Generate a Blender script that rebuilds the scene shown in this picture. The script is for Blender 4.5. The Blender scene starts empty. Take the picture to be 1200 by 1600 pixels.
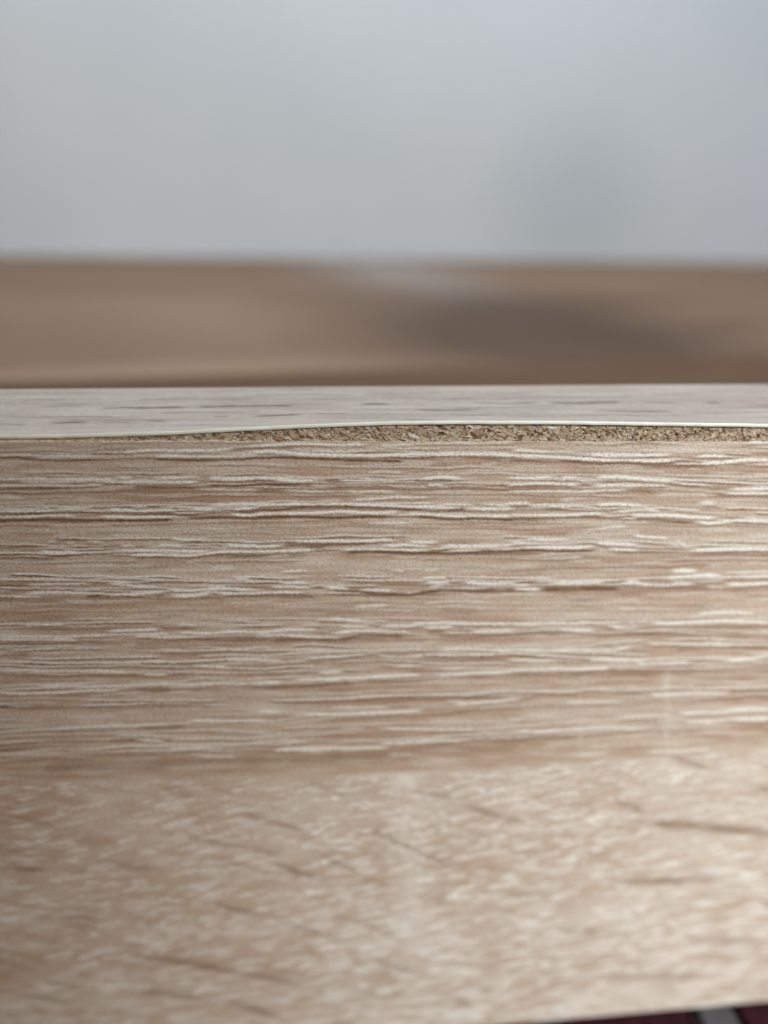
import bpy, bmesh, math, random
import numpy as np
from mathutils import Vector, Matrix

random.seed(7)
rng = np.random.default_rng(11)
S = bpy.context.scene
COL = S.collection

# ------------------------------------------------------------------ camera
F = 1177.0                       # focal length in photo pixels (photo 1200 x 1600)
PITCH = math.radians(24)
d = np.array([10400.0, 110.0, -1177.0]); d /= np.linalg.norm(d)
zc = np.array([0.0, math.cos(PITCH), math.sin(PITCH)])
zc -= d * zc.dot(d); zc /= np.linalg.norm(zc)
yc = np.cross(zc, d)
M = np.array([d, yc, zc])        # camera -> world


def cv(px, py):
    px = np.asarray(px, float); py = np.asarray(py, float)
    return np.stack([(px - 600) / F, (800 - py) / F, -np.ones_like(px)], -1)


CAM = -M @ (cv(600, 690) * 0.0785)


def hit(px, py, ax, val):
    r = cv(px, py) @ M.T
    t = (val - CAM[ax]) / r[..., ax]
    return CAM + t[..., None] * r


def project(P):
    c = (np.asarray(P) - CAM) @ M
    return 600 + F * c[..., 0] / -c[..., 2], 800 - F * c[..., 1] / -c[..., 2]


cam_data = bpy.data.cameras.new('camera')
cam = bpy.data.objects.new('camera', cam_data); COL.objects.link(cam)
cam.matrix_world = Matrix.Translation(Vector(CAM)) @ Matrix([list(r) for r in M]).to_4x4()
cam_data.sensor_fit = 'HORIZONTAL'
cam_data.sensor_width = 36.0
cam_data.lens = 36.0 * F / 1200.0
cam_data.clip_start = 0.002
cam_data.clip_end = 50.0
cam_data.dof.use_dof = True
cam_data.dof.focus_distance = 0.0795
APERTURE = 0.0030                # metres across
cam_data.dof.aperture_fstop = cam_data.lens / 1000.0 / APERTURE
S.camera = cam

# ------------------------------------------------------------------ world, light, exposure
W = bpy.data.worlds.new('World'); S.world = W; W.use_nodes = True
W.node_tree.nodes['Background'].inputs[0].default_value = (0.86, 0.93, 1.0, 1)
W.node_tree.nodes['Background'].inputs[1].default_value = 0.08


def area(name, loc, target, size, power, color):
    l = bpy.data.lights.new(name, 'AREA'); l.shape = 'RECTANGLE'
    l.size, l.size_y = size; l.energy = power; l.color = color
    o = bpy.data.objects.new(name, l); COL.objects.link(o)
    o.location = loc
    o.rotation_euler = (Vector(target) - Vector(loc)).to_track_quat('-Z', 'Y').to_euler()
    return o


area('window_light', (0.45, -1.3, 0.55), (0.02, 0.0, -0.02), (0.5, 0.6), 3.7, (1.0, 0.91, 0.81))
area('wall_fill_light', (0.06, 0.13, 0.80), (0.02, 0.56, 0.06), (0.35, 0.35), 6.6, (0.875, 0.95, 1.0))  # added fill from above, brightens the wall and shelf behind the board
area('side_cool_light', (1.3, -0.15, 0.45), (0.25, 0.56, 0.1), (0.5, 0.5), 3.0, (0.66, 0.83, 1.0))  # added cool area light, tints the right of the wall blue
sl = bpy.data.lights.new('right_fill_spot', 'SPOT')  # added spot; its soft cone edge brightens the board's right side
sl.energy = 68.0; sl.color = (0.82, 0.91, 1.0); sl.spot_size = math.radians(23); sl.spot_blend = 1.0
sl.shadow_soft_size = 0.05
so = bpy.data.objects.new('right_fill_spot', sl); COL.objects.link(so)
so.location = (0.55, -0.65, 0.40)
so.rotation_euler = (Vector((0.140, 0.0, -0.028)) - so.location).to_track_quat('-Z', 'Y').to_euler()
S.view_settings.view_transform = 'Standard'
S.view_settings.look = 'None'
S.view_settings.exposure = 0.0
S.view_settings.gamma = 1.0

# ------------------------------------------------------------------ helpers


def link(o, parent=None):
    COL.objects.link(o)
    if parent is not None:
        o.parent = parent
    return o


def mesh_obj(name, verts, faces, mats, parent=None, smooth=False, mat_ids=None):
    me = bpy.data.meshes.new(name)
    me.from_pydata([tuple(v) for v in verts], [], faces)
    for m in (mats if isinstance(mats, (list, tuple)) else [mats]):
        me.materials.append(m)
    if smooth:
        me.polygons.foreach_set('use_smooth', np.ones(len(me.polygons), bool))
    if mat_ids is not None:
        me.polygons.foreach_set('material_index', np.asarray(mat_ids, np.int32))
    me.update()
    return link(bpy.data.objects.new(name, me), parent)


def grid_obj(name, P, mat, parent=None, attr=None, flip=False):
    """P: rows x cols x 3 vertices -> one smooth sheet; attr: rows x cols x 3 masks."""
    R, Cn = P.shape[:2]
    idx = np.arange(R * Cn).reshape(R, Cn)
    q = np.stack([idx[:-1, :-1], idx[1:, :-1], idx[1:, 1:], idx[:-1, 1:]], -1).reshape(-1, 4)
    if flip:
        q = q[:, ::-1]
    me = bpy.data.meshes.new(name)
    me.vertices.add(R * Cn)
    me.vertices.foreach_set('co', P.reshape(-1).astype(np.float32))
    me.loops.add(q.size)
    me.loops.foreach_set('vertex_index', q.reshape(-1).astype(np.int32))
    me.polygons.add(len(q))
    me.polygons.foreach_set('loop_start', (np.arange(len(q)) * 4).astype(np.int32))
    me.polygons.foreach_set('loop_total', np.full(len(q), 4, np.int32))
    me.polygons.foreach_set('use_smooth', np.ones(len(q), bool))
    me.update(calc_edges=True)
    if attr is not None:
        a = me.attributes.new('figure', 'FLOAT_COLOR', 'POINT')
        c = np.ones((R * Cn, 4), np.float32); c[:, :3] = attr.reshape(-1, 3)
        a.data.foreach_set('color', c.reshape(-1))
    me.materials.append(mat)
    return link(bpy.data.objects.new(name, me), parent)


def box_bm(bm, x0, x1, y0, y1, z0, z1, bevel=0.0):
    r = bmesh.ops.create_cube(bm, size=1.0)
    for v in r['verts']:
        v.co = Vector(((x0 + x1) / 2 + v.co.x * (x1 - x0), (y0 + y1) / 2 + v.co.y * (y1 - y0), (z0 + z1) / 2 + v.co.z * (z1 - z0)))
    if bevel:
        es = list({e for v in r['verts'] for e in v.link_edges})
        bmesh.ops.bevel(bm, geom=es, offset=bevel, segments=2, affect='EDGES')


def bm_obj(name, bm, mat, parent=None):
    me = bpy.data.meshes.new(name); bm.to_mesh(me); bm.free()
    me.materials.append(mat)
    return link(bpy.data.objects.new(name, me), parent)


def hash2(ix, iy, seed):
    h = (ix.astype(np.int64) * 374761393 + iy.astype(np.int64) * 668265263 + seed * 974634777) & 0x7fffffff
    h = ((h ^ (h >> 13)) * 1274126177) & 0x7fffffff
    return ((h ^ (h >> 16)) & 0xffff) / 65535.0


def noise(x, y, seed=0):
    ix = np.floor(x); iy = np.floor(y)
    fx = x - ix; fy = y - iy
    fx = fx * fx * (3 - 2 * fx); fy = fy * fy * (3 - 2 * fy)
    a = hash2(ix, iy, seed); b = hash2(ix + 1, iy, seed)
    c = hash2(ix, iy + 1, seed); e = hash2(ix + 1, iy + 1, seed)
    return a + (b - a) * fx + (c - a) * fy + (a - b - c + e) * fx * fy


def sstep(x, a, b):
    t = np.clip((x - a) / (b - a), 0, 1)
    return t * t * (3 - 2 * t)


# ------------------------------------------------------------------ materials


class Nodes:
    def __init__(self, name):
        self.m = bpy.data.materials.new(name); self.m.use_nodes = True
        self.t = self.m.node_tree
        self.b = self.t.nodes['Principled BSDF']

    def n(self, kind, **kw):
        o = self.t.nodes.new(kind)
        for k, v in kw.items():
            if k.startswith('i_'):
                key = k[2:]
                o.inputs[int(key) if key.isdigit() else key.replace('_', ' ')].default_value = v
            else:
                setattr(o, k, v)
        return o

    def l(self, a, b):
        self.t.links.new(a, b)

    def noise(self, scale, detail=4, rough=0.6, stretch=(1, 1, 1), coord='Object', dist=0.0):
        tc = self.n('ShaderNodeTexCoord')
        mp = self.n('ShaderNodeMapping'); mp.inputs['Scale'].default_value = stretch
        nz = self.n('ShaderNodeTexNoise'); nz.inputs['Scale'].default_value = scale
        nz.inputs['Detail'].default_value = detail; nz.inputs['Roughness'].default_value = rough
        nz.inputs['Distortion'].default_value = dist
        self.l(tc.outputs[coord], mp.inputs['Vector']); self.l(mp.outputs[0], nz.inputs['Vector'])
        return nz.outputs['Fac']

    def ramp(self, fac, stops):
        r = self.n('ShaderNodeValToRGB')
        e = r.color_ramp.elements
        while len(e) < len(stops):
            e.new(0.5)
        for s, (p, c) in zip(e, stops):
            s.position = p
            s.color = (c, c, c, 1) if isinstance(c, (int, float)) else (*c, 1)
        self.l(fac, r.inputs[0])
        return r.outputs[0]

    def mix(self, fac, a, b, blend='MIX'):
        m = self.n('ShaderNodeMix', data_type='RGBA', blend_type=blend)
        for s, v in ((m.inputs[0], fac), (m.inputs[6], a), (m.inputs[7], b)):
            if isinstance(v, (int, float)):
                s.default_value = v
            elif isinstance(v, tuple):
                s.default_value = (*v, 1)
            else:
                self.l(v, s)
        return m.outputs[2]

    def bump(self, height, strength, dist, normal=None):
        b = self.n('ShaderNodeBump'); b.inputs['Strength'].default_value = strength
        b.inputs['Distance'].default_value = dist
        self.l(height, b.inputs['Height'])
        if normal is not None:
            self.l(normal, b.inputs['Normal'])
        return b.outputs[0]

    def out(self, color=None, rough=None, normal=None, spec=None):
        if color is not None:
            if isinstance(color, tuple):
                self.b.inputs['Base Color'].default_value = (*color, 1)
            else:
                self.l(color, self.b.inputs['Base Color'])
        if rough is not None:
            if isinstance(rough, (int, float)):
                self.b.inputs['Roughness'].default_value = rough
            else:
                self.l(rough, self.b.inputs['Roughness'])
        if normal is not None:
            self.l(normal, self.b.inputs['Normal'])
        if spec is not None:
            self.b.inputs['Specular IOR Level'].default_value = spec
        return self.m


def figured_wood(name, base, base2, pale, dark, warm, rough, grainy, spec=0.5):
    k = Nodes(name)
    at = k.n('ShaderNodeAttribute', attribute_name='figure')
    sp = k.n('ShaderNodeSeparateColor'); k.l(at.outputs['Color'], sp.inputs[0])
    fib = k.noise(160, 5, 0.65, (1, 7, 7))
    c = k.mix(k.ramp(fib, [(0.36, 0.0), (0.64, 1.0)]), base, base2)
    c = k.mix(sp.outputs['Blue'], c, warm)
    c = k.mix(sp.outputs['Green'], c, dark)
    c = k.mix(sp.outputs['Red'], c, pale)
    speck = k.noise(4600, 2, 0.6, (0.7, 1, 1.2))
    c = k.mix(grainy, c, k.ramp(speck, [(0.36, (0.38, 0.29, 0.21)), (0.48, (0.84, 0.80, 0.75)), (0.60, (1.0, 1.0, 1.0))]), 'MULTIPLY')
    h = k.noise(1900, 4, 0.7, (0.8, 1, 1.3))
    nrm = k.bump(h, 0.55, 0.00006)
    rg = k.ramp(k.noise(900, 2, 0.5), [(0.3, rough - 0.07), (0.7, rough + 0.07)])
    return k.out(c, rg, nrm, spec)


M_FACE = figured_wood('oak_laminate', (0.53, 0.37, 0.254), (0.62, 0.475, 0.35), (0.93, 0.86, 0.735), (0.19, 0.092, 0.042), (0.44, 0.275, 0.17), 0.43, 0.5, 0.5)
M_BAND = figured_wood('oak_edge_band', (0.31, 0.25, 0.205), (0.36, 0.30, 0.248), (0.43, 0.375, 0.32), (0.09, 0.06, 0.05), (0.26, 0.197, 0.165), 0.45, 0.2, 0.5)


def chip_material(name, per_object):
    k = Nodes(name)
    if per_object:
        r = k.n('ShaderNodeObjectInfo').outputs['Random']
    else:
        r = k.n('ShaderNodeNewGeometry').outputs['Random Per Island']
    c = k.ramp(r, [(0.0, (0.13, 0.065, 0.03)), (0.2, (0.27, 0.155, 0.08)), (0.38, (0.46, 0.325, 0.20)),
                   (0.6, (0.49, 0.35, 0.225)), (0.85, (0.57, 0.455, 0.32)), (0.95, (0.42, 0.365, 0.28)), (1.0, (0.72, 0.655, 0.55))])
    fib = k.noise(3000, 3, 0.6, (0.25, 1, 1))
    c = k.mix(0.7, c, k.ramp(fib, [(0.3, (0.5, 0.45, 0.4)), (0.6, (1, 1, 1))]), 'MULTIPLY')
    return k.out(c, 0.8, k.bump(fib, 0.5, 0.00005), 0.25)


M_CHIP = chip_material('wood_chip', True)
M_FILL = chip_material('chip_filler', False)
k = Nodes('chipboard')
M_CORE = k.out(k.ramp(k.noise(1500, 5, 0.7, (0.6, 1, 1.2)), [(0.3, (0.16, 0.09, 0.045)), (0.5, (0.40, 0.29, 0.18)), (0.7, (0.58, 0.48, 0.34))]),
               0.85, k.bump(k.noise(2500, 3, 0.6), 0.6, 0.0001), 0.2)
k = Nodes('band_cut_edge')
M_CUT = k.out(k.ramp(k.noise(1200, 3, 0.6, (0.4, 1, 1)), [(0.3, (0.74, 0.70, 0.54)), (0.7, (0.88, 0.845, 0.70))]), 0.55, k.bump(k.noise(2500, 2), 0.3, 0.00004))
k = Nodes('laminate_paper_edge')
M_PAPER = k.out(k.ramp(k.noise(2600, 3, 0.6), [(0.38, (0.30, 0.20, 0.13)), (0.62, (0.66, 0.55, 0.44))]), 0.8, None, 0.2)
k = Nodes('brown_shelf_veneer')
g = k.noise(5, 4, 0.55, (1, 5, 1), dist=0.6)
c = k.ramp(g, [(0.3, (0.17, 0.102, 0.064)), (0.5, (0.235, 0.152, 0.1)), (0.72, (0.28, 0.188, 0.127))])
c = k.mix(0.35, c, k.ramp(k.noise(40, 5, 0.6, (1, 9, 1)), [(0.35, (0.55, 0.48, 0.42)), (0.65, (1, 1, 1))]), 'MULTIPLY')


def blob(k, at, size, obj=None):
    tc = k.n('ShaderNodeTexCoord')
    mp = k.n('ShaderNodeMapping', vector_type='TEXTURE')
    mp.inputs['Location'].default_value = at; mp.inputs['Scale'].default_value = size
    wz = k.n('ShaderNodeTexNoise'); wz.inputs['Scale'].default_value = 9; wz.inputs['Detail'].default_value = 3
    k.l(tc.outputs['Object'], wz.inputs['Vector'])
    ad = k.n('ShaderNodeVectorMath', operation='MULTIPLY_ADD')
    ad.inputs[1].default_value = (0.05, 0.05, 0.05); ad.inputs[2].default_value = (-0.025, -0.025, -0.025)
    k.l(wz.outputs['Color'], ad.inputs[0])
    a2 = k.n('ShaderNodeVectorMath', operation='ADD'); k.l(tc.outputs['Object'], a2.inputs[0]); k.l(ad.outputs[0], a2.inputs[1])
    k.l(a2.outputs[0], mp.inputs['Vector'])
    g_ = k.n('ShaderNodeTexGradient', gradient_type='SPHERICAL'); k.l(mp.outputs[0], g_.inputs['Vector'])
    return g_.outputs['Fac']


HB = hit(np.array([850.0, 610.0]), np.array([525.0, 425.0]), 2, -0.030)
wl0 = hit(np.array([0.0, 1200.0]), np.array([399.0, 410.0]), 2, -0.030)
_y = math.atan2(wl0[1, 1] - wl0[0, 1], wl0[1, 0] - wl0[0, 0]); _o = wl0.mean(0)


def to_shelf(p):
    dx, dy = p[0] - _o[0], p[1] - _o[1]
    return (math.cos(_y) * dx + math.sin(_y) * dy, -math.sin(_y) * dx + math.cos(_y) * dy, 0.078)


k_shade = blob(k, to_shelf(HB[0]), (0.13, 0.20, 0.5))
c = k.mix(k.ramp(k_shade, [(0.0, 0.0), (0.7, 0.9)]), c, (0.062, 0.034, 0.020))  # dark blotch: a soft cast shadow painted into the shelf colour
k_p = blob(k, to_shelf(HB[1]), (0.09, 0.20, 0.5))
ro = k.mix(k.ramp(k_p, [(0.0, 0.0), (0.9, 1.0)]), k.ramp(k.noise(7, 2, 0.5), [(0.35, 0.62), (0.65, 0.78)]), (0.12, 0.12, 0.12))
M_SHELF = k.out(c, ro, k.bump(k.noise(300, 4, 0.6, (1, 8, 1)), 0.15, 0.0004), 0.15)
k = Nodes('white_wall_paint')
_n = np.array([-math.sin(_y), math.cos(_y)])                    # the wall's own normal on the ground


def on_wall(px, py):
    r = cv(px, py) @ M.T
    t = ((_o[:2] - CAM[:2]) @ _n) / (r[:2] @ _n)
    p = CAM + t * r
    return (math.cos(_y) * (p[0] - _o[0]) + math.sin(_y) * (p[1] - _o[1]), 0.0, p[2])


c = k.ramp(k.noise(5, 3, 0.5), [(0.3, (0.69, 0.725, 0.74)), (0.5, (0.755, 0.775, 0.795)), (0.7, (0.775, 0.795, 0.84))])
c = k.mix(k.ramp(blob(k, on_wall(905, 320), (0.10, 0.3, 0.075)), [(0.0, 0.0), (0.7, 0.62)]), c, (0.58, 0.63, 0.65))  # grey patch: a soft cast shadow painted into the wall colour
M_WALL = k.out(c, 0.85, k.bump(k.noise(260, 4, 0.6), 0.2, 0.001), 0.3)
k = Nodes('painted_shade')  # dark brown that paints the shade along the shelf's front
M_SHADE = k.out(k.ramp(k.noise(30, 4, 0.6, (1, 9, 1)), [(0.3, (0.075, 0.042, 0.025)), (0.7, (0.12, 0.072, 0.045))]), 0.85, None, 0.05)
k = Nodes('maroon_wool')
M_RUG = k.out(k.ramp(k.noise(700, 4, 0.7), [(0.3, (0.022, 0.005, 0.008)), (0.7, (0.05, 0.011, 0.016))]), 0.95, k.bump(k.noise(1500, 3, 0.7), 0.8, 0.0006), 0.1)
k = Nodes('grey_wool')
M_RUG2 = k.out(k.ramp(k.noise(700, 4, 0.7), [(0.3, (0.062, 0.056, 0.056)), (0.7, (0.10, 0.092, 0.092))]), 0.95, k.bump(k.noise(1500, 3, 0.7), 0.8, 0.0006), 0.1)
k = Nodes('floor_boards')
M_FLOOR = k.out(k.ramp(k.noise(8, 5, 0.6, (1, 12, 1)), [(0.3, (0.18, 0.12, 0.08)), (0.7, (0.30, 0.21, 0.14))]), 0.5)

# ------------------------------------------------------------------ setting
H = 0.098                       # board height; the rug's top is its foot
X0, X1 = -0.30, 0.34            # board ends, beyond the frame
TH = 0.0158
DECK = -0.030
WALL_Y = 0.535
wl = hit(np.array([0.0, 1200.0]), np.array([399.0, 410.0]), 2, DECK)      # foot of the wall behind the shelf
WYAW = math.atan2(wl[1, 1] - wl[0, 1], wl[1, 0] - wl[0, 0])
WX = float(wl[:, 0].mean()); WALL_Y = float(wl[:, 1].mean())

bm = bmesh.new(); box_bm(bm, -1.6, 1.6, -1.6, WALL_Y + 0.4, -H - 0.030, -H - 0.010)
f = bm_obj('floor', bm, M_FLOOR); f['kind'] = 'structure'
bm = bmesh.new(); box_bm(bm, -1.6, 1.6, 0, 0.1, -H - 0.030, 2.2)
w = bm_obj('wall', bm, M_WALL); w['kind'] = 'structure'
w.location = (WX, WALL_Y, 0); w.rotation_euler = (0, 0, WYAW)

# ------------------------------------------------------------------ rug under the board
rug = bpy.data.objects.new('rug', None); link(rug); rug.location = (0, 0, -H - 0.010)
rug['label'] = 'dark maroon rug with a grey stripe under the board'
rug['category'] = 'rug'
p1 = hit(1083, 1580, 2, -H); p2 = hit(1150, 1575, 2, -H)
sx0, sx1 = float(p1[0]), float(p2[0])
bm = bmesh.new()
box_bm(bm, -0.5, sx0, -0.40, 0.42, 0.0, 0.0094, 0.001)
box_bm(bm, sx1, 0.7, -0.40, 0.42, 0.0, 0.0094, 0.001)
bm_obj('pile', bm, M_RUG, rug)
bm = bmesh.new(); box_bm(bm, sx0 + 0.0001, sx1 - 0.0001, -0.40, 0.42, 0.0, 0.0098, 0.001)
bm_obj('stripe', bm, M_RUG2, rug)

# ------------------------------------------------------------------ brown shelf behind the board
shelf = bpy.data.objects.new('wooden_shelf', None); link(shelf); shelf.location = (WX, WALL_Y, -H - 0.010); shelf.rotation_euler = (0, 0, WYAW)
shelf['label'] = 'blurred brown wooden shelf between the pale board and the white wall'
shelf['category'] = 'shelf'
zb = -H - 0.010
FY = float(hit(np.array(600.0), np.array(566.0), 2, DECK)[1]) - WALL_Y
bm = bmesh.new(); box_bm(bm, -0.75, 0.75, FY + 0.0003, -0.001, DECK - 0.016 - zb, DECK - zb, 0.0008)
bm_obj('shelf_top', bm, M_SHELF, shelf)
bm = bmesh.new(); box_bm(bm, -0.75, 0.75, -WALL_Y + 0.06, FY, DECK - 0.018 - zb, DECK + 0.003 - zb, 0.0008)
bm_obj('shade_strip', bm, M_SHADE, shelf)  # added dark strip standing for shade near the board
for sx in (-0.748, 0.732):
    bm = bmesh.new(); box_bm(bm, sx, sx + 0.016, -0.10, -0.002, 0.0, DECK - 0.016 - zb, 0.0006)
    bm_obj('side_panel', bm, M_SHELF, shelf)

# ------------------------------------------------------------------ the oak board
board = bpy.data.objects.new('wooden_board', None); link(board); board.location = (0, 0, -H)
board['label'] = 'pale oak chipboard panel with its top edge band lifting off'
board['category'] = 'board'
OFF = np.array([0, 0, H])        # children are written relative to the board's foot

bx = np.array([-1600, -600, 0, 150, 300, 375, 450, 560, 650, 800, 1000, 1200, 2000, 4000], float)
by = np.array([688, 688, 687, 684, 678.5, 674, 670, 665.5, 663, 663, 665, 668, 676, 684], float)
BANDY = 0.0005                   # how far back the band's front edge sits
BT = 0.0004                      # band thickness
pe = hit(bx, by, 1, BANDY)
BZX, BZ = pe[:, 0], np.maximum(pe[:, 2], 0.00012)


def band_z(x):
    x = np.asarray(x, float)
    w = sum(np.interp(x + o, BZX, BZ) for o in np.linspace(-0.006, 0.006, 9)) / 9
    return w + 0.00004 * (noise(x * 700, x * 0, 5) - 0.5)


bk = hit(np.array([-60.0, 0, 600, 1200, 1262]), np.array([608.5, 608, 603.5, 600, 599.6]), 1, TH + 0.0001)


def back_z(x):
    return np.interp(x, bk[:, 0], bk[:, 2])


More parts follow.
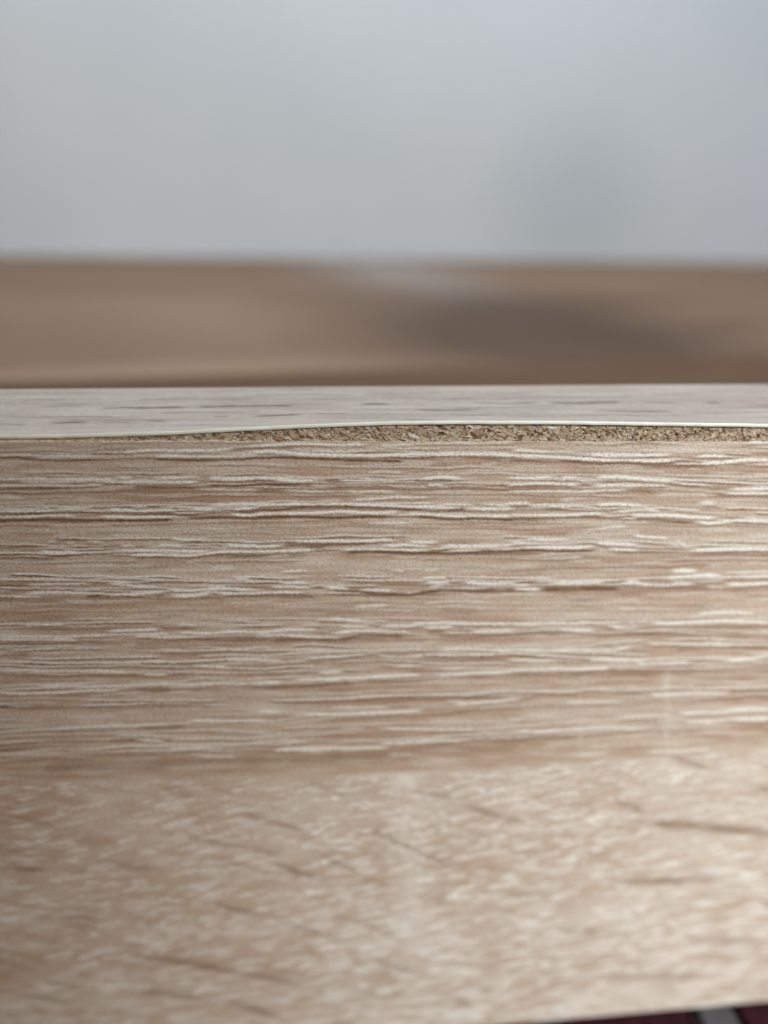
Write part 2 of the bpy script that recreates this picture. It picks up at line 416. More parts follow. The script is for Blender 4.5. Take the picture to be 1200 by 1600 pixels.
# --- front laminate: printed oak figure, pores slightly embossed
P_STROKES = """
0 712 80 711 160 712 2 .5|43 716 100 716 163 714 2.2 .7|180 705 270 704 330 702 400 697 450 694 580 694 2.2 .7|580 695 700 693 800 690 2 .4
230 713 300 713 360 712 400 708 2.2 .6|380 709 420 705 470 709 520 711 580 711 640 709 700 710 760 711 800 712 2.6 .9|790 706 840 704 900 707 950 711 1000 712 1060 711 2.3 .8
800 713 850 714 900 717 940 720 1000 719 1065 719 2.5 .9|1077 714 1110 712 1147 713 2.2 .8|1083 725 1130 722 1160 718 1200 718 2.4 .8|960 690 1000 689 1047 688 2.2 .8|1153 691 1200 691 3 .95
565 739 600 737 640 738 1.8 .5|645 750 690 746 730 748 2.6 .9|663 757 700 757 2 .8|0 749 90 748 190 748 2 .55|20 751 110 753 210 751 2.2 .6|173 747 213 747 2.4 .7|230 747 270 746 320 744 2 .6
173 752 250 753 320 753 2.2 .7|317 748 350 748 400 747 3.2 1|0 760 80 758 170 759 2 .6|400 746 440 747 470 749 2.2 .8|420 751 470 752 505 751 2.8 1|0 777 50 777 1.8 .4|430 768 530 769 630 767 1.8 .45
300 766 400 765 1.8 .4|800 748 840 746 875 744 2.2 .8|868 748 913 748 2.8 .95|920 745 965 744 1010 749 1065 752 2.6 .9|800 757 860 757 915 756 2.2 .8|915 757 990 759 1055 760 2 .6|800 769 900 768 990 766 2 .5
1130 766 1165 764 1200 763 2.2 .8|1125 770 1160 771 1200 771 2.4 .85|0 799 70 799 145 797 2 .65|77 793 153 793 2 .5|157 797 220 798 285 797 2.5 .85|200 792 235 792 2.6 .7|0 807 60 806 130 806 2 .6|145 808 210 808 285 806 2.4 .8
317 789 360 788 400 786 2 .7|287 797 350 796 2.2 .75|350 797 380 795 400 793 2.4 .8|350 806 400 803 2.4 .8|400 790 460 787 540 788 600 789 660 792 720 795 800 794 2.5 .9|540 781 600 779 680 776 1.9 .55|673 788 750 787 1.9 .55
400 804 460 801 500 800 560 801 633 798 2.5 .9|623 803 700 805 800 805 2.5 .9|567 817 650 816 1.8 .5|800 787 837 787 2.4 .9|845 789 870 790 897 791 2.8 .95|920 788 960 787 1017 791 2.4 .85|800 806 880 805 955 802 2.4 .85
950 799 1000 797 1045 799 2 .5|977 803 1050 805 1130 809 2.8 .9|1077 816 1105 817 1150 812 1200 814 2.6 .95|1087 786 1125 787 4.5 .7|70 847 90 847 1.8 .6|100 847 120 848 2.2 .7|130 845 166 846 1.8 .5|253 840 290 841 330 841 2 .6
50 863 90 864 130 863 2.8 .75|183 854 217 854 2 .6|233 853 303 853 2 .6|170 861 250 860 337 861 2 .65|340 853 370 853 400 852 2.2 .8|193 868 290 867 350 862 400 863 2.2 .75|447 845 520 846 560 845 600 843 627 845 2.4 .9
627 846 693 846 2.2 .7|400 854 453 851 2 .8|587 853 630 851 683 854 2.2 .75|400 862 450 861 500 859 2.2 .8|523 857 600 858 680 861 2.4 .85|680 854 740 853 800 850 2.2 .8|693 861 750 860 800 857 2.4 .85|813 842 850 844 897 843 2 .7
800 849 880 848 2.2 .6|917 848 960 850 1007 852 2.8 .9|800 857 870 856 940 854 2.8 .95|940 858 1010 860 2.2 .6|977 836 1010 838 1055 841 2.4 .7|1050 842 1065 850 1080 857 3 .6|1067 863 1100 860 1150 858 1200 857 2.8 1|920 827 993 822 2.2 .5
0 905 60 904 117 905 2 .6|133 905 160 905 2 .5|167 907 207 910 2.6 .75|33 914 90 912 150 914 2 .55|160 912 210 914 257 915 2.4 .7|73 918 110 918 2 .5|0 933 50 931 75 933 2 .55|30 927 100 926 160 927 2.2 .65|160 930 210 927 270 923 2.4 .75
253 921 300 922 350 920 400 920 2.6 .8|260 930 300 930 340 927 3 .9|333 928 370 928 400 926 2.4 .8|360 903 395 904 2.4 .7|320 890 377 887 1.8 .4|427 910 493 910 2.2 .8|413 918 497 918 2.2 .8|498 916 525 917 553 920 3.2 1
553 922 590 923 627 924 2.6 .9|627 925 645 925 663 922 2.4 .8|400 927 440 926 487 924 2.2 .8|427 894 493 893 2 .6|607 892 637 892 2 .6|650 903 707 902 2.4 .8|657 911 710 910 2.4 .8|667 916 700 915 2.2 .7|660 919 730 919 800 917 2.6 .9|713 910 800 911 2.6 .9
800 912 840 914 2 .7|800 919 860 919 3 .9|850 912 900 911 953 909 2.6 .8|973 907 1007 908 2.4 .7|960 912 1030 914 1093 913 2.6 .9|1040 892 1097 891 3.6 .8|1027 902 1080 900 1137 898 3 .85|1150 902 1200 899 2.4 .6|1127 914 1165 912 1200 910 3.2 .9
960 951 1000 951 2.2 .6|1077 959 1130 957 1190 958 2.4 .8|860 947 880 947 1.8 .4|545 948 580 947 620 945 2 .6|650 942 700 940 780 942 1.8 .4|133 967 177 968 1.8 .5|27 976 70 976 110 978 2.4 .6|267 977 320 977 2.2 .6|157 986 210 984 260 983 2.6 .7
0 993 100 995 200 990 280 989 2.2 .6|0 998 70 1000 133 1001 2.2 .65|267 987 330 988 400 987 2.4 .7|200 994 270 994 333 995 2.4 .65|500 966 540 969 580 971 2.4 .8|517 978 590 979 2.2 .7|400 987 450 985 507 984 2.6 .8|400 991 470 994 547 997 2.4 .8
510 989 550 986 600 985 3 .85|600 980 670 975 2.4 .7|633 975 720 974 800 973 2.4 .7|600 985 650 986 2.4 .6|653 979 720 981 2.4 .75|727 986 800 984 3.4 .9|800 974 870 974 950 974 2.6 .8|860 983 900 984 940 985 4.4 .8|940 977 980 980 1013 978 2.8 .75|1010 976 1080 973 1130 971 1200 973 3 .95
1000 1006 1080 1008 1193 1007 2.4 .8|800 1016 900 1016 960 1016 1000 1008 2.6 .85|677 1013 740 1014 800 1016 2.4 .75|580 1025 677 1024 2 .6|400 1031 453 1031 2 .55|183 1033 230 1033 280 1036 2.2 .65|290 1041 370 1044 2.2 .65|340 1030 400 1030 2.2 .65|240 1015 293 1015 2 .45
0 1047 50 1047 120 1048 210 1049 2.2 .6|213 1053 270 1053 2.4 .6|610 1041 667 1041 2.4 .7|490 1050 543 1049 3 .8|453 1063 540 1061 2.4 .75|553 1058 610 1057 667 1055 2.8 .85|667 1053 740 1052 800 1049 2.4 .8|680 1044 740 1043 2.2 .55|400 1066 453 1065 2.2 .6
800 1031 840 1033 880 1033 2.4 .75|800 1045 890 1047 967 1044 3 .85|910 1031 970 1033 1020 1031 2.4 .7|980 1036 1040 1036 1087 1034 2.8 .75|1120 1035 1160 1031 1200 1024 3 .8|50 1072 140 1073 250 1070 350 1069 2.2 .65|0 1083 100 1081 200 1076 2.4 .6|320 1068 450 1068 2 .6|450 1062 520 1061 600 1056 2.6 .8
155 1115 190 1115 2 .4|285 1127 350 1126 425 1125 2.4 .7|80 1138 180 1134 280 1131 2.4 .6|0 1143 60 1140 125 1138 2.4 .5|390 1113 450 1113 2.4 .7|460 1117 530 1116 600 1112 2.8 .8|505 1105 600 1104 2.4 .5|210 1157 265 1158 2.6 .6|250 1170 350 1168 2.4 .55|300 1182 345 1181 380 1183 4 .6|415 1173 500 1172 600 1167 3.6 .7|0 1180 60 1176 110 1175 3 .4
600 1114 670 1111 2.6 .8|700 1100 760 1096 825 1093 2.6 .8|870 1097 980 1094 2.4 .6|1000 1085 1080 1084 1150 1082 3 .75|600 1138 680 1139 755 1138 2.4 .75|795 1144 900 1141 1030 1136 2.6 .8|600 1163 670 1159 735 1156 2.6 .8|1050 1115 1120 1113 1200 1107 3.2 .85|1055 1126 1120 1127 1200 1122 3.4 .7|1000 1177 1060 1175 1125 1171 2.2 .8|880 1180 960 1178 2.2 .6|520 1140 580 1138 2.2 .4|1060 1147 1075 1146 5 .7|870 1085 910 1080 2 .5
"""
D_STROKES = """
0 716 25 715 45 719 100 720 170 719 2.2 .75|350 703 400 701 470 699 2 .6|230 718 300 720 370 719 400 715 440 714 540 718 640 720 2.2 .9|640 716 720 715 800 716 2 .6|800 717 830 718 2.4 .6|840 709 940 709 2 .5|860 719 940 724 1065 724 2 .7
0 764 80 763 160 762 2.2 .7|197 762 260 763 320 761 2.2 .7|317 759 360 760 400 759 2.2 .8|400 757 450 758 500 758 2.2 .85|500 752 545 754 2.6 .6|400 769 480 770 560 769 1.9 .5|645 755 690 752 730 753 1.8 .5|690 761 740 760 2 .6|800 760 900 759 1.8 .6|980 762 1055 762 1.8 .6|1110 775 1200 776 2.2 .55
0 814 90 813 180 814 230 813 280 811 2.4 .9|0 803 60 803 2 .6|157 802 230 803 283 801 2 .7|357 800 400 798 2.2 .7|283 809 330 809 400 811 2.4 .8|400 798 450 795 470 793 540 793 600 795 700 798 740 797 2.2 .8|400 811 450 808 520 808 600 806 2.8 .9|640 808 720 811 800 811 2.4 .8
800 811 880 810 950 808 2.2 .7|985 809 1030 811 1060 815 1090 818 2.2 .65|800 792 840 791 2 .7|850 793 897 795 2 .6|67 870 117 870 2.4 .6|200 872 280 872 2 .6|433 850 510 851 587 849 2 .7|533 862 620 863 700 866 760 863 800 862 2.6 .85|467 856 515 857 2 .7|340 867 400 867 2 .5|800 861 870 861 940 860 2.2 .8
127 933 165 933 3 .7|0 937 30 937 2.4 .5|240 932 260 931 2.4 .6|340 932 400 932 2.4 .7|400 931 470 930 505 933 2 .7|510 923 560 926 640 930 690 922 800 921 2.6 .8|833 922 900 921 980 921 3 .75|1000 918 1120 918 2.6 .5|0 1007 80 1006 140 1003 2.4 .6|287 998 340 998 400 994 2.6 .6
417 1000 480 1000 540 999 570 992 640 993 2.8 .7|660 989 705 988 2.4 .6|200 1078 280 1078 3.4 .5|400 1073 480 1071 560 1067 3.4 .55|200 1138 300 1136 3.4 .5|960 983 1100 979 1200 979 2.4 .4|60 1202 200 1196 300 1191 400 1188 600 1181 7 .36|600 1176 700 1170 800 1166 6 .3|0 1106 80 1102 4 .4|800 1056 900 1053 1030 1052 4 .35|600 1020 700 1020 2.4 .4
"""
DIAG = """
300 1310 430 1333 3.4 .55|370 1270 480 1298 3.2 .5|420 1345 500 1375 3.4 .55|500 1335 560 1365 3 .5|0 1355 75 1361 3.4 .6|320 1410 410 1430 3.4 .55|210 1490 330 1512 450 1532 3.4 .65|200 1545 320 1562 3.4 .6|350 1566 440 1590 4.4 .6|60 1530 120 1541 3 .45|20 1553 110 1566 3 .5|730 1260 820 1286 3.4 .55
600 1300 700 1352 3.2 .5|640 1235 720 1250 2.6 .4|960 1250 1005 1268 4 .5|1045 1182 1105 1200 4 .55|1000 1285 1060 1290 1200 1302 5 .7|950 1378 1040 1377 1125 1372 3.2 .7|1080 1467 1200 1472 3.4 .6|930 1529 1020 1527 1110 1526 4 .55|1180 1405 1205 1413 3.6 .5|1170 1230 1230 1238 4 .5|600 1500 655 1522 4 .5|150 1345 250 1358 3 .4|80 1425 150 1436 3 .4
440 1440 530 1470 3 .4|690 1555 740 1572 3.6 .4|250 1230 300 1244 2.6 .4|20 1275 90 1290 3 .35|560 1440 620 1465 3.4 .35|860 1450 960 1458 4 .35|800 1400 870 1408 3.4 .3
"""



RINGS = """
712 710 706 708 712 719 722|750 750 748 752 750 752 760|762 760 756 757 757 760 770|798 797 792 789 793 797 803|807 807 803 802 806 806 814|848 847 846 844 846 850 855|866 863 862 857 858 858 860
905 908 910 907 911 908 902|926 928 926 924 919 913 911|978 976 975 973 976 975 972|997 995 993 990 985 984 990|1016 1016 1016 1015 1015 1007 1006|1036 1035 1031 1025 1022 1031 1028|1048 1049 1047 1041 1046 1040 1036
1080 1072 1067 1058 1050 1045 1040|1100 1097 1095 1088 1082 1078 1072|1142 1133 1126 1114 1100 1093 1084|1155 1150 1148 1138 1135 1120 1110|1185 1172 1168 1160 1150 1140 1124|775 772 768 768 767 770 780|828 826 822 818 822 826 830|885 884 882 880 880 878 878|735 734 733 738 736 738 742|700 699 698 697 698 701 706|950 950 948 946 948 950 948
"""


def strokes(txt):
    for part in txt.replace('\n', '|').split('|'):
        v = [float(q) for q in part.split()]
        if len(v) >= 6:
            xs, ys = np.array(v[:-2:2]), np.array(v[1:-2:2])
            if xs[0] in (0, 400, 600, 800):
                xs[0] -= 16
            if xs[-1] in (400, 600, 800, 1200):
                xs[-1] += 16
            yield xs, ys, v[-2], v[-1]


def rows_for(PY, c0, c1, ymin, ymax):
    a = np.nonzero((PY[:, c0] <= ymax) & (PY[:, c1 - 1] <= ymax + 200) & (np.maximum(PY[:, c0], PY[:, c1 - 1]) >= ymin))[0]
    if len(a) == 0:
        return 0, 0
    b = np.nonzero(np.minimum(PY[:, c0], PY[:, c1 - 1]) <= ymax)[0]
    return a[0], b[-1] + 1


COLS = {}


def paint(mask, PX, PY, xs, ys, w, s, taper=22.0, wob=1.0, seed=0, gap=0.0, over=None):
    x0, x1 = xs[0], xs[-1]
    if 'lo' not in COLS:
        COLS['lo'] = PX.min(0); COLS['hi'] = PX.max(0)
    cols = np.nonzero((COLS['lo'] <= x1) & (COLS['hi'] >= x0))[0]
    if len(cols) < 2:
        return
    c0, c1 = cols[0], cols[-1] + 1
    r0, r1 = rows_for(PY, c0, c1, ys.min() - 4 * w - 3, ys.max() + 4 * w + 3)
    if r1 - r0 < 1:
        return
    px = PX[r0:r1, c0:c1]; py = PY[r0:r1, c0:c1]
    yy = np.interp(px, xs, ys) + wob * (noise(px / 48.0 + seed * 7.3, px * 0 + seed, 3) - 0.5) * 3
    L = max(x1 - x0, 1.0); tp = min(taper, L * 0.35)
    env = sstep(px, x0, x0 + tp) * (1 - sstep(px, x1 - tp, x1))
    ww = w * (0.45 + 0.55 * env) * (0.9 + 0.5 * noise(px / 33.0, px * 0 + seed * 3.1, 9))
    v = s * env * np.exp(-np.abs((py - yy) / ww) ** 2.6)
    v *= 0.82 + 0.3 * noise(px / 17.0, px * 0 + seed * 1.7, 21)
    if gap:
        v *= sstep(noise(px / 85.0 + seed * 5.7, px * 0 + seed * 0.77, 17), gap - 0.10, gap + 0.12)
    sub = mask[r0:r1, c0:c1]
    np.maximum(sub, v, out=sub)
    if over is not None:
        over[r0:r1, c0:c1] *= 1 - np.clip(0.9 * v, 0, 1)


def build_face():
    xin = np.arange(-60, 1262, 1.55)
    pxs = np.concatenate([np.arange(-3300, -60, 14.0), xin, np.arange(1266, 4200, 14.0)])
    xw = hit(pxs, np.full_like(pxs, 690), 1, 0.0)[:, 0]
    xw = xw[(xw > X0) & (xw < X1)]; xw = np.concatenate([[X0], xw, [X1]])
    zc_ = [0.0]
    pys = np.concatenate([np.arange(690, 900, 1.3), np.arange(900, 1230, 1.7), np.arange(1230, 1660, 2.4)])
    zr = hit(np.full_like(pys, 600), pys, 1, 0.0)[:, 2]
    zr = zr[(zr < -0.00004) & (zr > -H + 0.0002)]
    zr = np.concatenate([[0.0], zr, [-H]])
    Xg, Zg = np.meshgrid(xw, zr)
    PX, PY = project(np.stack([Xg, Xg * 0, Zg], -1))
    jit = (noise(PX / 3.0, PY / 2.2, 31) - 0.5) * 1.1 + (noise(PX / 9.0, PY / 5.0, 32) - 0.5) * 0.5
    PYj = PY + jit
    lowb = np.interp(PX, [-600, 0, 300, 600, 800, 1000, 1200, 2000], [1238, 1222, 1213, 1207, 1195, 1182, 1168, 1130])
    low = sstep(PY - lowb, -5, 7)
    pale = np.zeros_like(PX); dark = np.zeros_like(PX); warm = np.zeros_like(PX)
    # broad streaky tone
    t1 = noise(PX / 260.0, PY / 11.0 + PX / 900.0, 41)
    t2 = noise(PX / 90.0, PY / 4.0, 42)
    t3 = noise(PX / 420.0, PY / 34.0, 43)
    up = 1 - low
    warm += up * np.clip((t1 - 0.45) * 1.5, 0, 0.7) * (0.5 + t3)
    dark += up * np.clip((t2 - 0.66) * 1.3, 0, 0.35)
    pale += up * np.clip((noise(PX / 70.0, PY / 3.4, 44) - 0.62) * 1.0, 0, 0.26)
    pale += up * np.clip((noise(PX / 330.0, PY / 26.0, 45) - 0.55) * 0.7, 0, 0.16)
    n = 0
    # short filler strokes in the upper grain
    for i in range(2600):
        x = rng.uniform(-900, 2100); y = rng.uniform(694, 1200)
        L = rng.uniform(20, 130) if i % 4 else rng.uniform(100, 240); sl = -0.01 - 0.02 * (y - 690) / 500
        xs = np.array([x, x + L / 2, x + L]); ys = np.array([y, y + sl * L / 2 + rng.uniform(-1.5, 1.5), y + sl * L])
        ins = -20 < x + L / 2 < 1220
        st = rng.uniform(0.10, 0.62) ** 1.25 * (1 if y < 900 else 0.85) if ins else rng.uniform(0.3, 0.9)
        paint(pale if i % 4 else dark, PX, PYj, xs, ys, rng.uniform(1.1, 1.8), st, 30, 1.0, i + 300)
    # long, nearly unbroken growth-ring lines
    rx = np.array([-900.0, 0, 200, 400, 600, 800, 1000, 1200, 2100])
    for i, part in enumerate(RINGS.strip().replace('\n', '|').split('|')):
        q = [float(t) for t in part.split()]
        ry = np.array([q[0] + 6] + q + [q[-1] - 4])
        weak = i >= 19
        for j in range(2 if weak else 4):
            n += 1
            dy = (-8, 3.5, -3.5, -0.2)[j] + rng.uniform(-1.2, 1.2)
            far = float(np.interp(ry.mean(), [840, 1200], [1.0, 0.75]))
            st = rng.uniform(0.45, 0.92) * (0.55 if weak else 1.0) * far
            gp = rng.uniform(0.38, 0.60)
            paint(pale, PX, PYj, rx, ry + dy, rng.uniform(0.95, 1.45), st, 40, 1.2, n, gp, dark)
            paint(dark, PX, PYj, rx, ry + dy + 3.2, 1.2, min(1, st * 1.3), 40, 1.2, n, gp, pale)
        if not weak:
            n += 1
            paint(dark, PX, PYj, rx, ry + 7.5, 1.6, 0.66 * far, 40, 1.0, n, 0.42, pale)
            paint(warm, PX, PYj, rx, ry + 11, 5.0, 0.55, 40, 1.0, n, 0.35)
    late = []
    for xs, ys, w, s in strokes(P_STROKES):
        n += 1
        if ys.mean() < 1000 or n % 2:
            ds = (0.95 if ys.mean() < 880 else 0.55) * s * rng.uniform(0.5, 1.1)
            late.append((xs + rng.uniform(-6, 6), ys + w + 2.1, 1.35, ds, 24, 1.0, n))
        deep = float(np.interp(ys.mean(), [840, 1000, 1200], [1.0, 0.72, 0.62]))
        paint(pale, PX, PYj, xs, ys, min(w, 3.0) * deep * 0.88, min(1.1, s * 1.4 + 0.08) * (0.62 + 0.38 * deep) * min(1.0, 0.35 + (xs[-1] - xs[0]) / 90.0), 24, 1.0, n, 0.0, dark)
    for a in late:
        paint(dark, PX, PYj, *a, 0.0, pale)
    for xs, ys, w, s in strokes(D_STROKES):
        n += 1
        paint(dark, PX, PYj, xs, ys, w, min(1.1, s * 1.25), 20, 1.0, n, 0.0, pale)
    # warm bands of the figure
    for (pts, w, s) in (([0, 1030, 400, 1040, 700, 1030], 12, .35), ([0, 1180, 120, 1182], 9, .8), ([0, 1216, 300, 1207, 600, 1199, 900, 1190], 6, .5),
                        ([400, 1080, 800, 1072, 1040, 1068], 9, .6), ([0, 950, 350, 955, 560, 945], 9, .5), ([300, 1168, 700, 1158, 1100, 1140], 8, .5),
                        ([600, 1120, 1000, 1110], 7, .45), ([0, 770, 250, 768], 8, .5), ([0, 845, 200, 845], 9, .4), ([0, 728, 250, 730], 8, .4),
                        ([420, 730, 760, 735], 8, .3), ([980, 1022, 1200, 1020], 6, .5), ([0, 985, 120, 984], 5, .3), ([0, 1098, 260, 1096], 7, .5)):
        v = np.array(pts, float); n += 1
        paint(warm, PX, PY, v[::2], v[1::2], w, s, 90, 2.0, n)
    for (x, y0, y1, w, s) in ((1042, 1040, 1170, 9, .32), (905, 1060, 1180, 7, .2), (868, 1070, 1150, 6, .18), (1075, 1050, 1160, 5, .16)):
        m = np.exp(-((PX - x - (noise(PY / 22.0, PY * 0 + x, 5) - .5) * 10) / w) ** 2) * sstep(PY, y0, y0 + 20) * (1 - sstep(PY, y1 - 20, y1)) * s
        pale = np.maximum(pale, m * (0.4 + noise(PX / 8.0, PY / 5.0, 8)))
    # lower plank: short flecks, slanting pores, pale ray patches
    base = (noise(PX / 160.0, PY / 60.0, 51) - 0.5) * 0.5 + (noise(PX / 40.0, PY / 14.0, 52) - 0.5) * 0.35
    pale += low * np.clip(0.04 + base * 0.5 + 0.10 * sstep(PX, 450, 1100), 0, 0.5)
    warm += low * np.clip(0.12 - base * 0.4 + 0.42 * (1 - sstep(PX + (PY - 1400) * 0.5, 0, 480)), 0, 0.8)  # extra warm tint paints the dim, reddish light at lower left
    ray = np.exp(-((PX - 640 - (PY - 1350) * 0.06) / 26) ** 2) * (1 - sstep(PY, 1440, 1540)) * low
    pale += ray * 0.34 * (0.5 + noise(PX / 14.0, PY / 9.0, 53))
    ray2 = np.exp(-((PX - 1020 + (PY - 1300) * 0.10) / 60) ** 2) * low
    pale += ray2 * 0.12
    fl = np.zeros_like(PX)
    for i in range(11000):
        x = rng.uniform(-500, 1700); y = rng.uniform(1165, 1690)
        b = np.interp(x, [-600, 0, 600, 1200, 2000], [1238, 1222, 1207, 1168, 1130])
        if y < b + 6:
            continue
        dens = 0.35 + 0.65 * noise(np.array(x / 60.0), np.array(y / 26.0), 61) + (0.25 if x > 600 else 0)
        if rng.uniform() > dens:
            continue
        g = 0.8 + 0.5 * (y - 1190) / 400
        L = rng.uniform(20, 58) * g; sl = rng.normal(-0.16, 0.07)
        xs = np.array([x, x + L / 2, x + L]); ys = np.array([y, y + sl * L / 2, y + sl * L])
        paint(fl, PX, PY, xs, ys, rng.uniform(1.0, 1.9) * g, rng.uniform(0.15, 1.0) * (0.72 if x < 450 else 1.0), 16, 0.6, i + 2000)  # flecks fainter at left, part of the painted dimness there
    pale = np.maximum(pale, fl * low)
    dk = np.zeros_like(PX)
    for i in range(170):
        x = rng.uniform(-500, 1700); y = rng.uniform(1215, 1690)
        L = rng.uniform(50, 150); sl = rng.uniform(0.12, 0.4) if x < 650 else rng.uniform(-0.03, 0.22)
        paint(dk, PX, PY, np.array([x, x + L / 2, x + L]), np.array([y, y + sl * L * .45, y + sl * L]), rng.uniform(2.0, 3.6), rng.uniform(.10, .28), 50, 0.6, i + 7000)
    for xs, ys, w, s in strokes(DIAG):
        n += 1
        xc, yc_ = xs.mean(), ys.mean()
        paint(dk, PX, PY, xc + (xs - xc) * 1.5, yc_ + (ys - yc_) * 1.5, w * 1.35, s * 0.85, 90, 1.0, n)
    dk *= low
    pale *= 1 - 0.75 * np.clip(dk * 1.5, 0, 1)
    dark = np.maximum(dark, dk)
    pale = np.clip(pale, 0, 1); dark = np.clip(dark, 0, 1); warm = np.clip(warm, 0, 1)
    Y = 0.000012 * dark - 0.000012 * pale + 0.00002 * (noise(PX / 3.0, PY / 2.6, 71) - 0.5)
    # the broken top edge wavers a little
    edge = -0.00022 * np.clip(noise(xw * 420, xw * 0, 83) - 0.68, 0, 1) + 0.00010 * (noise(xw * 900, xw * 0, 81) - 0.55) + 0.00006 * (noise(xw * 3000, xw * 0, 82) - 0.5)
    Zg = Zg.copy(); Zg[0] += edge; Zg[1] = np.minimum(Zg[1], Zg[0] - 0.00003)
    P = np.stack([Xg, Y, Zg], -1) + OFF
    return grid_obj('front_laminate', P, M_FACE, board, np.stack([pale, dark, warm], -1), flip=False), xw, edge


face, face_x, face_edge = build_face()

# paper edge of the laminate, a sliver seen from above
v = []; fc = []
for i, (x, e) in enumerate(zip(face_x, face_edge)):
    v += [(x, 0.0, H + e), (x, 0.00016, H + e + 0.00003), (x, 0.00022, H - 0.0006)]
    if i:
        a = 3 * (i - 1); b = 3 * i
        fc += [(a, b, b + 1, a + 1), (a + 1, b + 1, b + 2, a + 2)]
mesh_obj('laminate_edge', v, fc, M_PAPER, board, True)

# --- core
xs = np.linspace(X0, X1, 420)
v = []; fc = []
bz = band_z(xs)
for i, x in enumerate(xs):
    t = bz[i]
    bt = min(float(back_z(x)) - 0.0005, 0.0016)
    v += [(x, 0.00020, 0.0), (x, 0.00020, H - 0.0004), (x, 0.00030, H - 0.00006), (x, 0.00125, H + t - 0.00003),
          (x, TH - 0.0004, H + bt), (x, TH - 0.0004, 0.0)]
    if i:
        a = 6 * (i - 1); b = 6 * i
        fc += [(a + q, b + q, b + (q + 1) % 6, a + (q + 1) % 6) for q in range(6)]
fc += [tuple(range(5, -1, -1)), tuple(6 * (len(xs) - 1) + q for q in range(6))]
core = mesh_obj('chipboard_core', v, fc, M_CORE, board)

# back laminate
bm = bmesh.new(); box_bm(bm, X0, X1, TH - 0.00036, TH, 0.0, H + float(bk[:, 2].min()) - 0.0006)
bm_obj('back_laminate', bm, M_SHELF, board)

# --- edge band: thin, lifting in the middle
nx, ny = 900, 80
pxs = np.linspace(-60, 1262, nx)
xw = hit(pxs, np.full_like(pxs, 665.0), 1, BANDY)[:, 0]
xw = np.concatenate([np.linspace(X0, xw[0], 60)[:-1], xw, np.linspace(xw[-1], X1, 60)[1:]])
tt = np.linspace(0, 1, ny) ** 1.15
zf = band_z(xw) + BT
back = back_z(xw)
Xg, Tg = np.meshgrid(xw, tt)
Yg = BANDY + (TH + 0.0001 - BANDY) * Tg
Zg = zf[None, :] + (back[None, :] - zf[None, :]) * sstep(Tg, 0.0, 0.6)
PX, PY = project(np.stack([Xg, Yg, Zg], -1))
pale = np.zeros_like(PX); dark = np.zeros_like(PX); warm = np.zeros_like(PX)
dark += np.clip((noise(PX / 120.0, PY / 3.2, 91) - 0.70) * 1.6, 0, 0.4)
warm += np.clip((noise(PX / 200.0, PY / 7.0, 92) - 0.45) * 1.2, 0, 0.6)
pale += np.clip((noise(PX / 150.0, PY / 4.0, 93) - 0.55) * 1.2, 0, 0.5)
pale += 0.35 * np.exp(-((Tg) / 0.12) ** 2)
B_STROKES = """
0 661 25 663 50 662 1.4 .5|70 661 110 660 145 660 1.8 .75|145 660 220 660 1.2 .4|150 640 190 637 230 638 300 636 1.6 .65|0 645 60 644 1.2 .35|225 657 265 658 1.4 .5|300 636 400 634 470 634 1.5 .7|555 632 590 631 616 632 1.6 .8
388 651 440 649 480 647 1.5 .65|480 647 560 646 1.2 .4|640 640 700 641 760 639 1.5 .55|730 630 800 631 850 628 1.5 .55|850 629 900 630 980 628 1.6 .65|1000 628 1070 630 1.3 .5|1100 629 1128 630 1.4 .55|1165 633 1200 633 1.2 .4|620 656 680 656 1.1 .5|920 642 1060 643 1.4 .45
1070 645 1200 644 1.2 .3|400 618 480 616 560 618 1.2 .4|680 624 760 622 1.1 .4|200 626 320 622 1.2 .35|620 615 700 613 1.1 .35|860 612 960 614 1.1 .3|330 651 360 651 1.2 .4|30 626 120 624 1.2 .3|700 648 780 649 1.2 .4|1010 616 1100 617 1 .3|0 652 90 651 200 652 1 .35|240 645 420 643 1 .35|500 655 700 653 .9 .3|760 622 1000 620 1 .3|600 622 680 621 1 .35|880 648 1100 650 1 .35|60 636 140 634 1 .3|480 624 590 623 1 .35
"""
n = 9000
for xs_, ys_, w_, s_ in strokes(B_STROKES):
    n += 1
    # rows run away from the camera here, so paint over the whole width
    yy = np.interp(PX, xs_, ys_) + 0.8 * (noise(PX / 30.0, PX * 0 + n, 3) - 0.5)
    L = xs_[-1] - xs_[0]; tp = min(26, L * .35)
    env = sstep(PX, xs_[0], xs_[0] + tp) * (1 - sstep(PX, xs_[-1] - tp, xs_[-1]))
    dark = np.maximum(dark, min(1.0, 1.5 * s_) * env * np.exp(-((PY - yy) / (w_ * (0.6 + 0.6 * noise(PX / 20.0, PX * 0 + n, 4)))) ** 2))
P = np.stack([Xg, Yg, Zg], -1) + OFF
band = grid_obj('edge_band', P, M_BAND, board, np.clip(np.stack([pale, dark, warm], -1), 0, 1), flip=True)
# cut front edge and underside
v = []; fc = []
for i, x in enumerate(xw):
    z = zf[i] + H
    v += [(x, BANDY, z), (x, BANDY - 0.00004, z - 0.00006), (x, BANDY - 0.00002, z - BT + 0.00004), (x, BANDY + 0.00005, z - BT),
          (x, 0.006, z - BT + (back[i] - zf[i]) * 0.3)]
    if i:
        a = 5 * (i - 1); b = 5 * i
        fc += [(a + q, a + q + 1, b + q + 1, b + q) for q in range(4)]
mesh_obj('cut_edge', v, fc, M_CUT, band, True)


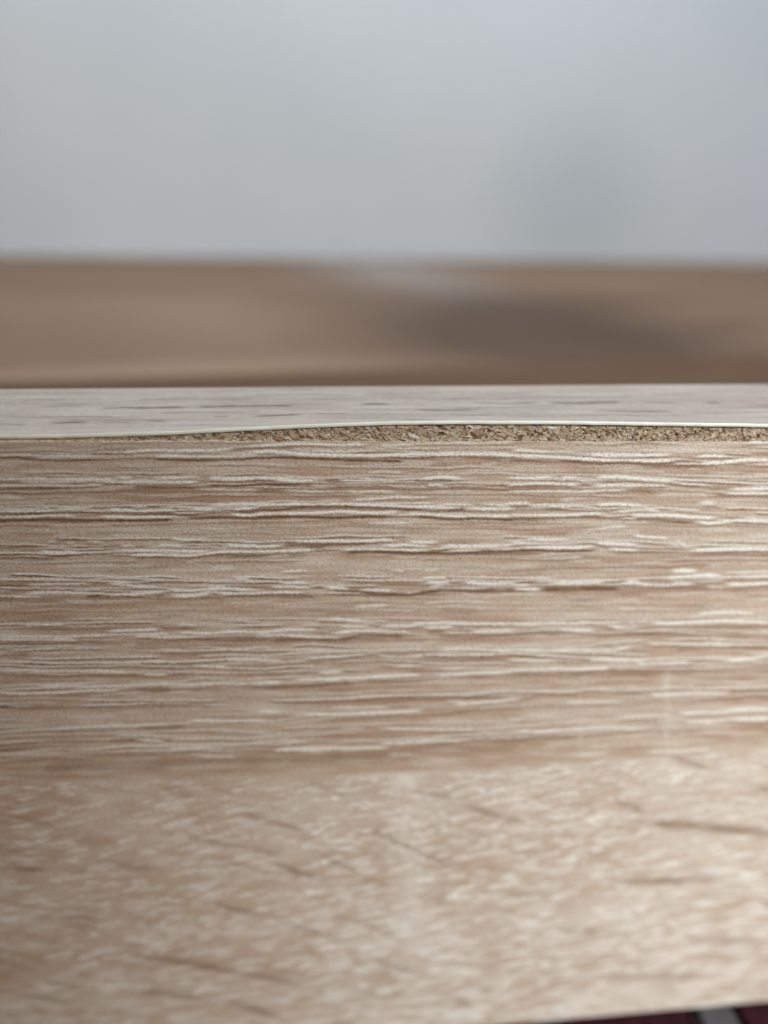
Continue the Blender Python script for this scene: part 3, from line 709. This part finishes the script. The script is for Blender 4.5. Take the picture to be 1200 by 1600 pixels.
# --- wood chips in the opened strip
def chip_mesh(i):
    r = random.Random(i)
    v = []
    rings = [(-0.5, 0.25), (-0.18, 1.0), (0.2, 0.9), (0.5, 0.2)]
    for x, s in rings:
        s *= r.uniform(0.75, 1.1)
        for a in range(4):
            an = math.pi / 2 * a + 0.6 + r.uniform(-.3, .3)
            v.append((x + r.uniform(-.08, .08), 0.5 * s * math.cos(an), 0.5 * s * math.sin(an)))
    f = [(4 * q + a, 4 * q + (a + 1) % 4, 4 * q + 4 + (a + 1) % 4, 4 * q + 4 + a) for q in range(3) for a in range(4)]
    f += [(3, 2, 1, 0), (12, 13, 14, 15)]
    return v, f


VAR = [chip_mesh(i) for i in range(10)]
chip_me = []
for i, (v, f) in enumerate(VAR):
    me = bpy.data.meshes.new('wood_chip'); me.from_pydata(v, [], f); me.materials.append(M_CHIP); chip_me.append(me)


def strip_point(x, s):
    t = float(band_z(x))
    return np.array([x, 0.00030 + 0.00095 * s, -0.00006 + (t - 0.00003 + 0.00006) * s]), t


def chip_matrix(x, s, L, wd, th, proud):
    p, t = strip_point(x, s)
    nrm = Vector((0, -t, 0.00095)).normalized() if t > 0 else Vector((0, -1, 0))
    nrm = Vector((0, -0.00095 - t, 0.0009)).normalized()
    loc = Vector(p) + nrm * proud
    yaw = random.gauss(0.12, 0.42)
    rot = Matrix.Rotation(yaw, 4, 'Y') @ Matrix.Rotation(random.gauss(0, 0.35), 4, 'Z') @ Matrix.Rotation(random.uniform(0, 6.28), 4, 'X')
    return Matrix.Translation(loc) @ rot @ Matrix.Diagonal((L, wd, th, 1))


xl = float(hit(np.array(-25.0), np.array(680.0), 1, 0)[0]); xr = float(hit(np.array(1225.0), np.array(680.0), 1, 0)[0])
vv = []; ff = []
for i in range(5200):
    x = random.uniform(xl - 0.01, xr + 0.01) if i < 4400 else random.uniform(X0 + .002, X1 - .002)
    s = random.uniform(-0.02, 0.97)
    t = float(band_z(x)); k_ = min(1.0, 0.25 + t / 0.0012)
    L = random.uniform(0.0002, 0.0008) * k_; wd = L * random.uniform(0.28, 0.6)
    mtx = chip_matrix(x, s, L, wd, wd * random.uniform(.5, 1), random.uniform(-0.00003, 0.00005))
    v, f = VAR[i % 10]; o = len(vv)
    vv += [tuple(mtx @ Vector(p) + Vector((0, 0, H))) for p in v]
    ff += [tuple(q + o for q in p) for p in f]
fil = mesh_obj('chip_filler', vv, ff, M_FILL, core); fil['kind'] = 'stuff'
count = 0
while count < 300:
    x = random.uniform(xl, xr)
    t = float(band_z(x))
    if random.random() > t / 0.0016:
        continue
    s = random.uniform(0.05, 0.9)
    L = random.uniform(0.0006, 0.0015); wd = L * random.uniform(0.25, 0.5)
    if t < 0.0009 or x > 0.022:
        L *= 0.65; wd *= 0.6
    mtx = chip_matrix(x, s, L, wd, wd * random.uniform(.4, .8), random.uniform(0.00001, 0.00011 if x < 0.022 else 0.00004))
    o = bpy.data.objects.new('wood_chip', chip_me[count % 10]); link(o, core)
    o.matrix_local = Matrix.Translation((0, 0, H)) @ mtx
    count += 1
